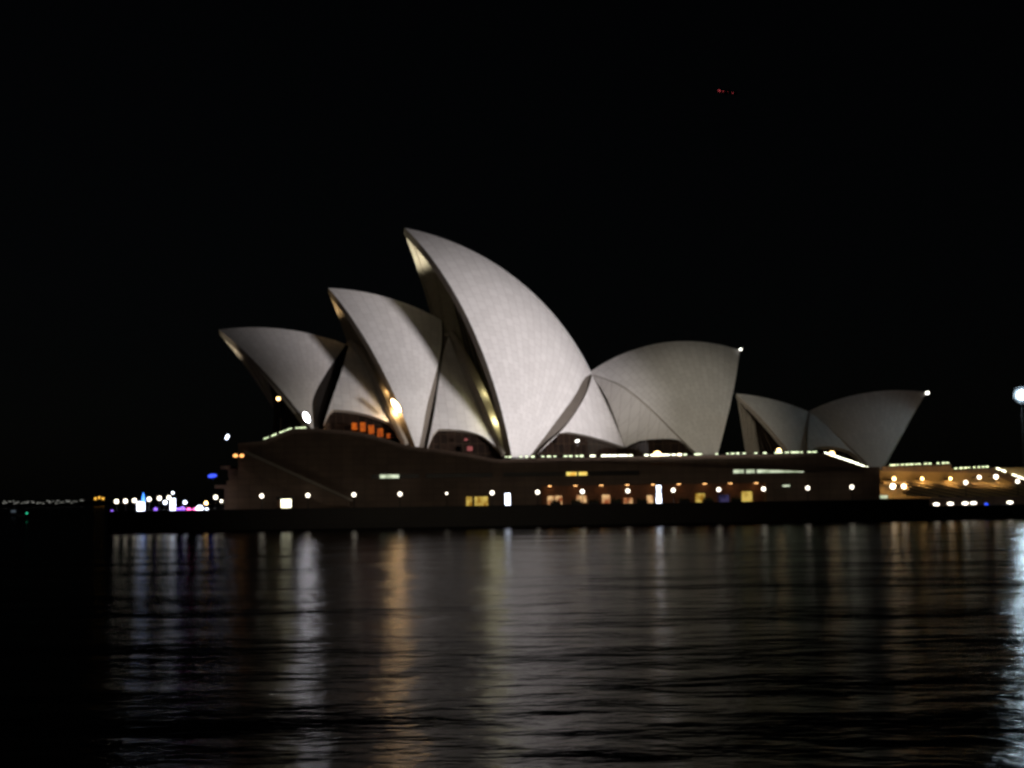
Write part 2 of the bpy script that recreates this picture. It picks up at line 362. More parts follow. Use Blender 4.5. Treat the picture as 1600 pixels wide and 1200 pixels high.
def make_side_shell(ax, apex, apex_v, left, right, bottom, vl, vr, root, rib=None, glass_v=1.2, base_z=13.5, label=None):
    """low vault between two main shells: left and right edges run down from the apex, the bottom edge is an arch"""
    A = ax.at(*apex, apex_v); L, Rr = ax.at(*left[-1], vl), ax.at(*right[-1], vr)
    c = centre(A, L, Rr, ax.v - Z)
    ln = smooth_line([A] + [on_sphere(x, y, c, RAD) for x, y in left[:-1]] + [L], NS)
    rn = smooth_line([A] + [on_sphere(x, y, c, RAD) for x, y in right[:-1]] + [Rr], NS)
    bt = smooth_line([L] + [on_sphere(x, y, c, RAD) for x, y in bottom] + [Rr], NS, 1)
    t = np.linspace(0, 1, NS); G = np.zeros((NS, NS, 3))
    for i in range(NS):
        row = arc(ln[i], rn[i], c, t) + t[i] ** 2 * (bt - arc(L, Rr, c, t))
        d = row - c; G[i] = c + d / np.linalg.norm(d, axis=1, keepdims=True) * RAD
    G = ax.clampv(G)
    I = ax.clampv(G - (G - c) / RAD * .9, -.05)
    s = np.linspace(0, 1, NS)
    UV = np.stack([np.cumsum(np.linalg.norm(np.diff(G, axis=0, prepend=G[:1]), axis=2), axis=0), (G - ax.p0) @ ax.u], -1)
    for side in (1, 0):
        mb = MB(); g, q = (G, I) if side == 0 else (ax.mir(G), ax.mir(I))
        mb.grid(g, 0, UV); mb.grid(q, 1, flip=True)
        for e, f_ in ((g[:, 0], q[:, 0]), (g[:, -1], q[:, -1]), (g[-1], q[-1])): mb.grid(np.stack([e, f_]), 1)
        o = obj('side_shell', mb, [M['tile'], M['concrete']], root, smooth=True)
    if label: o['label'] = label
    if rib:
        for side in (0, 1):
            rbm = MB(); e = rn if side == 0 else ax.mir(rn)
            e = resample(e, 16) - (.25 if side == 0 else -.25) * ax.v
            rbm.tube(e, [rib * .5 + rib * .5 * math.sin(math.pi * min(1, i / 15)) for i in range(16)], 8)
            obj('edge_rib', rbm, M['concrete'], o, smooth=True)
    g0 = bt + glass_v * ax.v; g1 = g0 - 1.0 * ax.v; g1[:, 2] = base_z
    gl = np.linspace(0, 1, 5)[:, None, None] * (g1 - g0)[None] + g0[None]
    uv = np.stack([(gl - ax.p0) @ ax.u, gl[..., 2]], -1)
    for gg in (gl, ax.mir(gl)): obj('glass_wall', MB().grid(gg, 0, uv), M['glass'], o)
    return dict(c=c, bt=bt, ln=ln, rn=rn, o=o)
def mouth_glass(ax, sh, root, inset, t0, flare=0.0, dirn=1, mt='glass'):
    near = resample(sh['near'], NS); k0 = int(t0 * NS); n_ = near[k0:] + dirn * inset * ax.u + .8 * ax.v
    for i in range(len(n_)):
        for _ in range(60):
            if np.linalg.norm(n_[i] - sh['c']) < RAD - 2.6: break
            n_[i] = n_[i] + .5 * ax.v
    n_ = ax.clampv(n_, -.1); f_ = ax.mir(n_)
    s = np.linspace(0, 1, 15); rows = []
    for i in range(len(n_)):
        tt = i / (len(n_) - 1)
        rows.append([n_[i] * (1 - q) + f_[i] * q - dirn * flare * tt ** 1.6 * (4 * q * (1 - q)) ** .6 * ax.u for q in s])
    G = np.array(rows); uv = np.stack([(G - ax.p0) @ ax.v, G[..., 2]], -1)
    o = obj('mouth_glass', MB().grid(G, 0, uv), M[mt], root)
    for q in range(0, 15, 2): obj('mullion', MB().tube(resample(G[:, q] - dirn * .12 * ax.u, 8), .13, 5), M['bronze'], o)
    return o

HA = Axis(R_(14), 372.0)
hall = thing('concert_hall', 'great floodlit hall of four tall white roof shells above the podium', 'concert hall', (0, 372, 13.5))
shB = make_shell(HA, (632, 356), (925, 584), (804, 742), 24, hall,
    [(912, 590), (898, 619), (879, 644), (853, 679), (831, 709)], [(921, 598), (916, 611), (901, 641), (879, 671), (841, 704), (812, 740)], label='tallest and brightest shell, pointing left')
shM = make_shell(HA, (513, 450), (690, 500), (652, 707), 22, hall,
    [(690, 547), (676, 600), (665, 640), (657, 690)], [(693, 547), (685, 595), (678, 644), (668, 698), (662, 712)], label='middle shell overlapped by the tallest one')
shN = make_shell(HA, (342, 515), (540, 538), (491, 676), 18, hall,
    [(536, 545), (511, 580), (487, 622), (488, 650)], [(544, 545), (535, 581), (519, 625), (506, 660), (501, 676)], label='lowest left shell with a dark top', strip_mat='glass_and_shade')  # near-black rear strip: shade painted into the arch, no glazing there
shS = make_shell(HA, (1156, 547), (918, 584), (1115, 731), 13, hall, label='rear shell facing right, with a lamp on its tip')
ss1 = make_side_shell(HA, (548, 535), -1.5, [(542, 548), (534, 581), (518, 625), (506, 662)], [(575, 562), (598, 610), (612, 645), (634, 696)],
    [(517, 640), (530, 640), (566, 645), (596, 655), (612, 662)], -17, -20, hall, rib=1.6, base_z=19)
ss2 = make_side_shell(HA, (704, 520), -1.5, [(693, 547), (686, 593), (679, 644), (667, 703)], [(717, 548), (739, 593), (758, 634), (788, 712)],
    [(680, 671), (694, 670), (727, 672), (752, 680), (764, 688)], -20.5, -22, hall, rib=1.6, base_z=14)
ss3 = make_side_shell(HA, (925, 586), -1.0, [(919, 609), (902, 641), (880, 671), (838, 711)], [(940, 608), (950, 625), (962, 655), (976, 699)],
    [(862, 686), (879, 674), (907, 678), (945, 688), (965, 695)], -21.5, -2.5, hall, base_z=12.5)
ss4 = make_side_shell(HA, (925, 586), -1.0, [(940, 608), (950, 625), (962, 655), (977, 699)], [(958, 597), (980, 609), (1020, 643), (1078, 702)],
    [(988, 693), (1005, 687), (1045, 685), (1064, 688)], -2.5, -12.5, hall, base_z=12.5)
mouth_glass(HA, shB, hall, 5.0, .30, mt='concrete'); mouth_glass(HA, shM, hall, 3.5, .26); mouth_glass(HA, shN, hall, 2.0, .40, 9.0)
mouth_glass(HA, shS, hall, 4.0, .5, dirn=-1)
# orange lit panes behind the low arch left of the middle shell
for (px, py, w_, h_) in ((554, 666, 1.2, 1.5), (567, 667, 1.2, 1.9), (580, 671, 1.2, 1.9), (594, 676, 1.2, 1.8), (607, 681, .8, 1.0)):
    p = HA.at(px, py, -18.6)
    obj('lit_pane', MB().box((-w_ / 2, -.05, -h_ / 2), (w_ / 2, .05, h_ / 2), np.array([HA.u, HA.v, Z]), p), M['orange_pane'], ss1['o'])
for (px, py, w_, h_) in ((728, 687, .7, .5), (734, 701, 1.2, 1.0)):
    p = HA.at(px, py, -21.0)
    obj('lit_pane', MB().box((-w_ / 2, -.05, -h_ / 2), (w_ / 2, .05, h_ / 2), np.array([HA.u, HA.v, Z]), p), plain('dim_red_pane', (.3, .05, .05)), ss2['o'])

BA = Axis(R_(14), 354.0)
rest = thing('restaurant_pavilion', 'small dim pair of white shells standing right of the great hall', 'restaurant', (72, 370, 13))
shL = make_shell(BA, (1150, 615), (1266, 644), (1254, 735), 15, rest, thick=1.0, label='small shell facing left')
shR = make_shell(BA, (1448, 613), (1262, 643), (1372, 742), 15, rest, thick=1.0, label='small shell facing right, with a lamp on its tip')
ss5 = make_side_shell(BA, (1265, 645), -.8, [(1263, 665), (1262, 680), (1262, 712)], [(1300, 662), (1325, 684), (1340, 704), (1350, 728)],
    [(1270, 700), (1285, 697), (1312, 699), (1332, 706)], -13.5, -13.0, rest, base_z=12)
mouth_glass(BA, shL, rest, 2.0, .3); mouth_glass(BA, shR, rest, 2.0, .3, dirn=-1)

# ------------------------------------------------------------------ podium
pod = thing('podium', 'long dark granite podium wall with window slots under the white shells', 'podium', (0, 338, 4))
s0 = wl(354, 760)[0]; s_rec0, s_rec1 = wl(846, 770)[0], wl(1197, 770)[0]; s_end = wl(1375, 760)[0]
Z_SOFF, Z_SL0, Z_SL1 = 8.1, 10.1, 11.05
D = 75
m = MB()
m.box((s0, 0, 4.0), (s_rec0, D, Z_SOFF), AX, (0, Y_WALL, 0)); m.box((s_rec1, 0, 4.0), (s_end, D, Z_SOFF), AX, (0, Y_WALL, 0)); m.box((s_rec0, 4, 4.0), (s_rec1, D, Z_SOFF), AX, (0, Y_WALL, 0))
obj('lower_wall', m, M['granite'], pod)
m = MB().box((s0, -.25, Z_SOFF), (s_end, D, Z_SL0), AX, (0, Y_WALL, 0)); obj('middle_wall', m, M['granite'], pod)
m = MB(); slots = [(580, 655), (665, 770), (786, 1000), (1146, 1301)]
edges = [s0 + .5] + [wl(x, 740)[0] for ab in slots for x in ab] + [s_end]
for a, b in zip(edges[::2], edges[1::2]): m.box((a, -.1, Z_SL0), (b, D, Z_SL1), AX, (0, Y_WALL, 0))
obj('pier', m, M['granite'], pod)
for a, b in slots:
    obj('window_slot', MB().box((wl(a, 740)[0], 1.6, Z_SL0), (wl(b, 740)[0], 2.0, Z_SL1), AX, (0, Y_WALL, 0)), M['glass_and_shade'], pod)
for a, b, mt in ((593, 623, 'slot_w'), (886, 902, 'slot_y'), (905, 918, 'slot_y'), (1148, 1164, 'slot_w'), (1168, 1181, 'slot_w'), (1185, 1258, 'slot_w')):
    obj('lit_window', MB().box((wl(a, 740)[0], 1.2, Z_SL0 + .1), (wl(b, 740)[0], 1.5, Z_SL1 - .1), AX, (0, Y_WALL, 0)), M[mt], pod)
contour = [(372, 693), (412, 689), (455, 671), (480, 669), (540, 673), (570, 677), (597, 684), (635, 696), (665, 700), (700, 704), (740, 711), (776, 718), (1030, 713), (1287, 709), (1330, 724), (1374, 741)]
poly = [wl(x, y) for x, y in contour]; poly = [(max(s_, s0), z_) for s_, z_ in poly]
up = [W(poly[0][0], Z_SL1), W(s_end, Z_SL1)] + [W(s_, z_) for s_, z_ in [(s_end, poly[-1][1])] + poly[::-1][1:]]
up = [p - .2 * WN for p in up]
obj('upper_wall', MB().prism(up, D * WN), M['granite'], pod)
# unseen floodlight towers; added shutters cut to the podium outline keep beams off its wall
shut = [(-60, 20.8)] + [q for q in poly] + [(s_end + 40, 14.5)]
for nm, fl in [('unseen_floodlight_tower', q) for q in ROW_A + [FLOOD_B, FLOOD_C]]:
    L_ = np.array(fl, float); tw = struct(thing(nm, 'x', 'x', (fl[0], fl[1], 0)))
    for k_ in ('label', 'category'): del tw[k_]
    tgt = W(0, 14, Y_WALL); ad = tgt - L_; ad[2] = 0; ad /= np.linalg.norm(ad)
    top = []
    for s_, z_ in shut:
        d_ = W(s_, z_ + .2, Y_WALL) - L_; top.append(L_ + d_ * (6.0 / (d_ @ ad)))
    obj('added_shutter', MB().prism(top + [top[-1] - 5 * Z, top[0] - 5 * Z], .05 * ad), M['black'], tw)
    obj('pole', MB().tube([(fl[0], fl[1], -2), (fl[0], fl[1], fl[2] - .8)], [.35, .25], 10), M['black'], tw)
    sd = np.cross(ad, Z); c0 = L_ - .9 * ad
    obj('arm', MB().tube([L_ - 1.2 * Z, L_ + 6.0 * ad - 3.5 * Z], .12, 6), M['black'], tw)
    obj('housing', MB().box((-.5, -.6, -.5), (.5, .6, .5), np.array([ad, sd, Z]), c0), M['black'], tw)  # added housing on the unseen tower
# north west stair: a long sloping flank in front of the wall
st = thing('outdoor_stair', 'dark sloping stair flank at the left end of the podium', 'stair', W(wl(470, 770)[0], 4, Y_WALL, -2))
a, b, c_, d_ = [wl(x, y) for x, y in ((384, 712), (392, 722), (548, 790), (520, 790))]
obj('flank', MB().prism([W(*q, Y_WALL, -2.2) for q in (wl(383, 708), wl(548, 784), wl(548, 790), wl(512, 790), wl(383, 734))], 1.6 * WN), M['granite'], st)
obj('balustrade', MB().prism([W(*q, Y_WALL, -2.3) for q in (wl(383, 703), wl(552, 780), wl(552, 784), wl(383, 708))], .3 * WN), M['concrete'], st)
# recessed shop fronts under the overhang
m = MB().box((s_rec0 + .02, 3.6, 4.0), (s_rec1 - .02, 3.95, Z_SOFF - .02), AX, (0, Y_WALL, 0)); obj('shop_wall', m, M['redwall'], pod)
def pane(px0, px1, py0, py1, mt, d=3.5, name='lit_window', parent=None, y=Y_WALL, fr=True):
    (a, z1), (b, z0) = wl(px0, py0, y + d), wl(px1, py1, y + d)
    o = obj(name, MB().box((a, d - .12, z0), (b, d, z1), AX, (0, y, 0)), M[mt], parent or pod)
    if fr:
        g = MB(); n_ = max(1, int((b - a) / 1.6))
        for k in range(n_ + 1): x = a + (b - a) * k / n_; g.box((x - .06, d - .2, z0), (x + .06, d - .122, z1), AX, (0, y, 0))
        g.box((a - .06, d - .2, z1), (b + .06, d - .05, z1 + .12), AX, (0, y, 0)); obj('frame', g, M['bronze'], o)
    return o
pane(856, 880, 775, 789, 'shop'); pane(901, 918, 774, 785, 'shop'); pane(941, 955, 773, 786, 'shop'); pane(1011, 1022, 774, 787, 'shop')
pane(1087, 1103, 771, 785, 'yellow'); pane(1159, 1177, 768, 784, 'yellow'); pane(1123, 1140, 773, 785, 'dusk', fr=False); pane(975, 990, 778, 787, 'shop')
pane(728, 738, 776, 792, 'yellow', -.02); pane(741, 763, 776, 791, 'yellow', -.02)
pane(439, 446, 780, 794, 'redwall', -.02, 'door', fr=False)
for px in np.linspace(860, 1185, 9):
    s_, _ = wl(px, 760); obj('soffit_lamp', MB().box((s_ - .35, 2.0, Z_SOFF - .12), (s_ + .35, 2.5, Z_SOFF + .02), AX, (0, Y_WALL, 0)), M['soffit'], pod)
# terraces at the north end
m = MB().box((s0 - 2.6, 1, 8.6), (s0 + .0, 40, 9.3), AX, (0, Y_WALL, 0)); m.box((s0 - 1.4, 1, 12.6), (s0 + .6, 40, 13.3), AX, (0, Y_WALL, 0)); m.box((s0 - .8, 2.5, 4.0), (s0, 40, 8.6), AX, (0, Y_WALL, 0)); m.box((s0, 2.5, 11.05), (s0 + 2, 40, 12.6), AX, (0, Y_WALL, 0))
obj('terrace', m, M['granite'], pod)

# ------------------------------------------------------------------ concourse and stair at the right
con = thing('concourse', 'low tan concourse building with warm lamps right of the podium', 'concourse', W(s_end + 20, 2.6, Y_WALL, 10))
YC = Y_WALL + 9
def cz(px, py, y=YC): return wl(px, py, y)
sr = s_end + 80
z_t = cz(1430, 733)[1]; z_b = cz(1430, 756)[1]
obj('back_wall', MB().box((s_end + .05, 9, 2.6), (sr, 60, z_t), AX, (0, Y_WALL, 0)), M['tan'], con)
pp = [cz(1378, 736, YC - .4), cz(1378, 729, YC - .4), cz(1486, 725, YC - .4), cz(1486, 734, YC - .4), cz(1548, 731, YC - .4), cz(1625, 760, YC - .4), cz(1625, 772, YC - .4), cz(1548, 739, YC - .4)]
obj('parapet', MB().prism([W(a, z, YC, -.5) for a, z in pp], .5 * WN), M['granite'], con)
m = MB(); a0 = cz(1378, 753)[0]
m.box((a0, 6.0, cz(1400, 753)[1] - .35), (cz(1470, 753)[0], 9, cz(1400, 753)[1]), AX, (0, Y_WALL, 0)); obj('floor_slab', m, M['tan'], con)
# ribbed flank falling to the right
stair = thing('ribbed_stair', 'broad tan stair with slanting ribs lit by warm lamps at right', 'stair', W(s_end + 25, 2.6, Y_WALL, 3))
P00, P10 = on_wall(1415, 776, Y_WALL + 2), on_wall(1640, 781, Y_WALL + 2)
P01, P11 = on_wall(1415, 752, Y_WALL + 5), on_wall(1640, 758, Y_WALL + 5)
q_ = lambda a, b: P00 * (1 - a) * (1 - b) + P10 * a * (1 - b) + P01 * (1 - a) * b + P11 * a * b
nrm = np.cross(P10 - P00, P01 - P00); nrm /= np.linalg.norm(nrm); nrm *= -1 if nrm[1] > 0 else 1
obj('slope', MB().grid([[q_(a, b) for a in np.linspace(0, 1, 9)] for b in np.linspace(0, 1, 5)]), M['arch'], stair)
m = MB()
for k in range(-3, 10):
    x0, b0, x1, b1 = k / 8.0 - .25, 1.0, k / 8.0 + .35, 0.0
    ta, tb = max(0, (0 - x0) / (x1 - x0)), min(1, (1 - x0) / (x1 - x0))
    if tb - ta < .05: continue
    A_, B_ = [q_(x0 + (x1 - x0) * t, b0 + (b1 - b0) * t) + nrm * .25 for t in (ta, tb)]
    m.tube([A_, B_], .24, 6)
obj('rib', m, M['tan'], stair)
obj('base_wall', MB().box((wl(1378, 780)[0], 1.2, 2.6), (sr, 2.0, wl(1500, 777)[1]), AX, (0, Y_WALL, 0)), M['granite'], stair)

# ------------------------------------------------------------------ handrails with light strips along the podium edge
def railing(name_label, pts, ydepth, mt, n, fill=(.35, .8), h=.0, sz=.25):
    P = [on_wall(x, y, ydepth) for x, y in pts]
    r = thing('railing', name_label, 'railing', P[0] - np.array([0, 0, .6]), 'lit handrails along the podium edge')
    L = resample(np.array(P), n + 1)
    mbr = MB(); mbr.tube([p - .22 * Z for p in P], .06, 6); mbr.tube([p - .55 * Z for p in P], .04, 6); obj('rail', mbr, M['black'], r)
    pm = MB()
    for i in range(0, n + 1, 2): pm.tube([L[i] - 1.0 * Z, L[i] - .2 * Z], .05, 6)
    obj('post', pm, M['black'], r)
    for i in range(n):
        if random.random() < .12: continue
        a, b = L[i], L[i + 1]; hot = n == 58 and 16 <= i <= 32; f_ = random.uniform(.6, .95) if hot else random.uniform(*fill); o_ = random.uniform(0, 1 - f_)
        p, q = a + (b - a) * o_, a + (b - a) * (o_ + f_); hh = sz * random.uniform(.7, 1.2)
        d = (q - p); ln_ = np.linalg.norm(d); d /= ln_; fr_ = np.array([d, WN, np.cross(d, WN)])
        obj('handrail_light', MB().box((0, -.1, -hh / 2), (ln_, .1, hh / 2), fr_, p), M['railw' if hot else mt], r)
railing('long lit handrail along the flat podium edge below the tallest shells', [(786, 714), (1030, 711), (1276, 706)], Y_WALL, 'rail', 58)
railing('sloping lit handrail running down the right end of the podium', [(1288, 707), (1330, 721), (1372, 736)], Y_WALL, 'railw', 9, (.6, .98))
railing('lit handrail on the left half of the concourse roof', [(1386, 727), (1484, 723)], YC - .6, 'rail', 14)
railing('shorter lit handrail stepping down along the concourse roof', [(1490, 732), (1546, 729)], YC - .6, 'rail', 8)
railing('sloping lit handrail leaving the picture at the right edge', [(1556, 731), (1625, 758)], YC - .6, 'railw', 8, (.6, .98))
railing('dim green lit handrail at the left end under the lowest shell', [(412, 686), (455, 669), (478, 668)], Y_WALL, 'rail', 16, (.7, 1.0), sz=.2)

# ------------------------------------------------------------------ globe lamps
def make_lamp(loc, top, r=.43):
    t = thing('street_lamp', 'x', 'lamp', loc, 'globe lamps along the promenade')
    h = top - loc[2]; l = np.array(loc)
    obj('pole', MB().tube([l, l + (h - .5) * Z], [.09, .06], 8), M['black'], t)
    obj('base', MB().tube([l, l + .35 * Z], [.2, .13], 10), M['black'], t)
    obj('globe', MB().ball(l + h * Z, r), M['globe'], t, smooth=True)
    return t
YL = Y_SEA + 4.5
lamp_list = [(409, 775, 'globe lamp left of the bright kiosk, under the sloping stair'), (481, 774, 'globe lamp right of the bright kiosk'), (553, 773, 'globe lamp below the greenish lit window slot, left one of two'), (625, 772, 'globe lamp below the right end of the greenish window slot'),
    (769, 770, 'globe lamp between the yellow double window and the tall white sign'), (840, 769, 'first globe lamp right of the plain tall white sign, before the red shopfronts'), (910, 768, 'globe lamp below the yellow lit window slot'), (981, 767, 'globe lamp over the red shopfronts, just left of the striped white sign'),
    (1052, 766, 'globe lamp over the red shopfronts, just right of the striped white sign'), (1123, 765, 'globe lamp before the violet shop window, between two yellow ones'), (1193, 764, 'globe lamp at the right end of the red shopfronts'), (1262, 762.5, 'globe lamp on dark wall below the right end of the long pale slot'),
    (1331, 761, 'last globe lamp before the right corner of the podium wall'), (337, 777, 'globe lamp at the left corner of the podium'),
    (182, 783.5, 'outermost globe lamp at the far left point of the promenade'), (196, 783, 'second globe lamp from the left point of the promenade'), (210, 782, 'third globe lamp from the left point, beside the wide white screen'), (233, 780, 'globe lamp just right of the wide white screen with a blue light'),
    (249, 778.5, 'globe lamp midway between the two white screens'), (264, 777.5, 'globe lamp just above the narrow white screen'), (698, 771, 'x')]
lamps = []
first = None
for px, py, lab in lamp_list[:-1]:
    s_, z_ = wl(px, py, YL); lc = W(s_, 4.0, YL)
    if first is None: first = make_lamp(lc, z_); t = first; hz0 = z_
    else: t = copy_tree(first); t.location = lc + np.array([0, 0, z_ - hz0])
    t['label'] = lab
# a dim lamp that is partly broken up in the row
t = make_lamp(W(wl(698, 771, YL)[0], 4.0, YL), wl(698, 771, YL)[1], .24); t['label'] = 'smallest, dimmest globe lamp of the row, left of the yellow double window'

# warm lamps along the concourse
def point(name, loc, power, color, rad=.5):
    l = bpy.data.lights.new(name, 'POINT'); l.energy = power; l.color = color; l.shadow_soft_size = rad
    o = bpy.data.objects.new(name, l); COL.objects.link(o); o.location = tuple(float(c) for c in loc)
def wall_lamp(px, py, y, r, mt, label, cat='lamp', group='warm lamps of the concourse', pw=400):
    p = on_wall(px, py, y)
    t = thing('wall_lamp', label, cat, p, group)
    obj('lens', MB().ball(p, r, 12), M[mt], t, smooth=True)
    obj('bracket', MB().box((-.1, r * .6, -.1), (.1, YC - (YC - 4.6) + .05, .1), AX, p), M['black'], t)
    if pw: spot('wall_lamp_light', tuple(p - 1.2 * WN), tuple(p + 1.6 * WN - 1.4 * Z), pw, 150, (1, .58, .20), .5, .2)
    return t
for px, py, r, mt, lab in ((1397, 748, .42, 'warm', 'warm lamp on the upper wall nearest the podium corner'), (1395, 760, .62, 'globe', 'widest bright lamp beside the podium corner'), (1412, 760, .52, 'globe', 'bright lamp just right of the widest one by the podium corner'), (1420, 769, .38, 'warm', 'small warm lamp lowest beside the podium corner'),
    (1441, 748, .34, 'warm', 'soft warm lamp on the upper wall, first above the tan ribs'), (1485, 748, .34, 'warm', 'soft warm lamp on the upper wall, second above the tan ribs'), (1530, 745.5, .42, 'globe', 'pale lamp on the upper wall below the short stepped handrail'), (1556, 745, .5, 'globe', 'pale lamp on the upper wall under the top of the sloping handrail')):
    wall_lamp(px, py, YC - 4.6, r, mt, lab)
for px, py, lab in ((1509, 754, 'globe lamp standing in front of the tan ribbed stair'), (1590, 752, 'globe lamp standing near the right edge of the picture')):
    s_, z_ = wl(px, py, YL); t = copy_tree(first); t.location = W(s_, 4.0, YL) + np.array([0, 0, z_ - hz0]); t['label'] = lab
def low_light(px, py, lab, wdt=.68, mt='globe', name='low_light'):
    s_, z_ = wl(px, py, Y_SEA + 2.2); p = W(s_, 2.6, Y_SEA + 2.2)
    t = thing(name, lab, 'low light', p, 'low lights above the lower sea wall')
    obj('post', MB().tube([p, p + (z_ - 2.6) * Z], .1, 6), M['black'], t)
    obj('lens', MB().ball(W(s_, z_, Y_SEA + 2.2), 1, 12, sq=(wdt, .4, .30)), M[mt], t, smooth=True)
for a in ((1463, 788, 'leftmost low light above the lower sea wall'), (1485, 787, 'second low light from left above the lower sea wall'), (1508, 786.5, 'left one of the close pair of low lights'), (1521, 786, 'right one of the close pair of low lights'), (1578, 785, 'low light nearest the right edge of the picture')): low_light(*a)
low_light(1541, 788, 'tiny blue low light between the pair and the right edge', .4, 'blue')

# ------------------------------------------------------------------ floodlights on the hall and other lit fixtures
def flood(px, py, P, axis, half, mt, label):
    """elongated floodlight: housing, lens, bracket; axis = long direction"""
    a = np.array(axis, float); a /= np.linalg.norm(a); b = np.cross(a, [0, 1.0, 0]); b /= np.linalg.norm(b); n_ = np.cross(a, b); n_ = n_ if n_[1] < 0 else -n_
    fr_ = np.array([a, b, n_]); t = thing('floodlight', label, 'floodlight', P)
    L_, w_ = half
    obj('housing', MB().box((-L_ - .1, -w_ - .1, -.5), (L_ + .1, w_ + .1, -.02), fr_, P), M['black'], t)
    m_ = MB(); vs = [P + fr_[0] * L_ * math.cos(k * math.pi / 10) + fr_[1] * w_ * math.sin(k * math.pi / 10) for k in range(20)]
    m_.prism(vs, fr_[2] * .12); obj('lens', m_, M[mt], t)
    obj('bracket', MB().tube([P - .5 * fr_[2], P - .5 * fr_[2] - 1.2 * Z], .1, 6), M['black'], t)
    return t
flood(619, 635, HA.at(619, 634, -20.5), (.55, 0, -.83), (1.7, .55), 'gold', 'golden floodlight at the mouth of the middle shell')
flood(479, 653, HA.at(479, 652, -18.6), (.45, 0, -.9), (1.15, .5), 'pale', 'brilliant white floodlight at the foot of the lowest left shell')
flood(435, 623, HA.at(435, 623, -9), (1, 0, 0), (.45, .38), 'warm', 'small yellow floodlight inside the mouth of the lowest left shell')
flood(902, 689, HA.at(902, 689, -22.3), (1, 0, .3), (.45, .25), 'tip', 'tiny light under the low arch right of the tallest shell')
flood(1156, 547, HA.at(1157, 546, -.6), (1, 0, .3), (.34, .26), 'tip', 'lamp on the tip of the rear shell of the great hall')
flood(1449, 615, BA.at(1449, 614, -.6), (1, 0, .3), (.45, .36), 'tip', 'lamp on the tip of the right restaurant shell')
flood(355, 683, on_wall(355, 683, Y_WALL + 4), (.4, 0, .9), (.6, .35), 'screen', 'small bluish white light on the terrace at the left end')
for px, lab in ((368, 'left one of two orange terrace lights at the left end'), (378, 'right one of two orange terrace lights at the left end')):
    flood(px, 712, on_wall(px, 712, Y_WALL - .8), (1, 0, 0), (.5, .35), 'amber', lab)
flood(332, 743.5, on_wall(332, 743.5, Y_WALL + 1), (1, 0, .1), (.95, .42), 'blue', 'bright blue light jutting from the left end of the podium')
def terrace_lamp(px, py, lab, r=.6):
    p = on_wall(px, py, Y_WALL + 1.6); t = thing('terrace_lamp', lab, 'lamp', p - np.array([0, 0, 1.2]), 'amber lamps along the podium edge')
    obj('globe', MB().ball(p, r, 12), M['warm'], t, smooth=True); obj('pole', MB().tube([p - 1.6 * Z, p - .4 * Z], .07, 6), M['black'], t)
terrace_lamp(1027, 711, 'bright amber lamp on the podium edge beneath the rear shell', .85); terrace_lamp(1062, 711, 'faint amber lamp just right of the brightest podium lamp', .35); terrace_lamp(1217, 704, 'amber lamp before the mouth of the small left shell', .5); terrace_lamp(1300, 709, 'amber lamp at the top of the sloping handrail', .6)
# lamps inside the mouths that light the undersides of the shells
spot('vault_beam', tuple(HA.at(652, 466, -1.5)), tuple(HA.at(640, 375, 3)), 1.3e4, 75, (1, .95, .72), .9)
spot('vault_beam', tuple(HA.at(527, 524, -1.0)), tuple(HA.at(516, 462, 2)), 3.5e3, 70, (1, .70, .36), .9)
spot('vault_beam', tuple(HA.at(386, 640, -2)), tuple(HA.at(352, 528, 1)), 1.2e4, 45, (1, .86, .66), .9)
for px, py, v_, pw_, col_ in ((777, 655, -20.5, 600, (1, .93, .50)), (763, 610, -17.5, 260, (1, .93, .50)), (618, 642, -18.6, 900, (1, .62, .26)), (609, 610, -15.4, 330, (1, .62, .26))):
    point('mouth_lamp', HA.at(px, py, v_), pw_, col_, .25)

# ------------------------------------------------------------------ signs, kiosk, screens
def lit_sign(px, y0, y1, wpx, yd, panels, lab, mt='screen', cat='sign'):
    s_, zt = wl(px, y0, yd); _, zb = wl(px, y1, yd); hw = wpx * .0668
    t = thing('light_box_sign', lab, cat, W(s_, 4.0, yd))
    obj('casing', MB().box((s_ - hw - .08, .02, 4.0), (s_ + hw + .08, .35, zt + .08), AX, (0, yd, 0)), M['black'], t)
    for f0, f1, k in panels:
        obj('panel', MB().box((s_ - hw * k, -.05, zb + (zt - zb) * f0), (s_ + hw * k, .018, zb + (zt - zb) * f1), AX, (0, yd, 0)), M[mt], t)
lit_sign(793, 771, 789, 8, Y_SEA + 6, [(0, 1, 1)], 'plain tall white lit sign on the promenade')
lit_sign(1029, 757, 788, 8, Y_SEA + 6, [(0, .38, 1), (.44, .58, .9), (.64, .72, .8), (.78, .95, .9)], 'tall white striped lit sign before the red shopfronts')
lit_sign(220, 784, 801, 12, Y_SEA + 9, [(0, 1, 1)], 'wide white screen at the left point of the promenade')
lit_sign(270, 779, 799, 8, Y_SEA + 9, [(0, 1, 1)], 'narrow tall white screen at the left point of the promenade')
kx, kz = wl(447, 780, Y_SEA + 8); ks = thing('kiosk', 'small kiosk with bright open hatch and red side panel', 'kiosk', W(kx, 4.0, Y_SEA + 8))
obj('cabin', MB().box((kx - 1.9, .1, 4.0), (kx + 1.3, 2.6, kz + .3), AX, (0, Y_SEA + 8, 0)), M['black'], ks)
obj('hatch', MB().box((kx - 1.05, -.02, 4.35), (kx + 1.05, .09, kz), AX, (0, Y_SEA + 8, 0)), M['kiosk'], ks)
obj('side_panel', MB().box((kx - 1.85, -.02, 4.3), (kx - 1.15, .09, kz - .2), AX, (0, Y_SEA + 8, 0)), M['redwall'], ks)
obj('roof', MB().box((kx - 2.1, -.5, kz + .3), (kx + 1.5, 2.8, kz + .48), AX, (0, Y_SEA + 8, 0)), M['black'], ks)
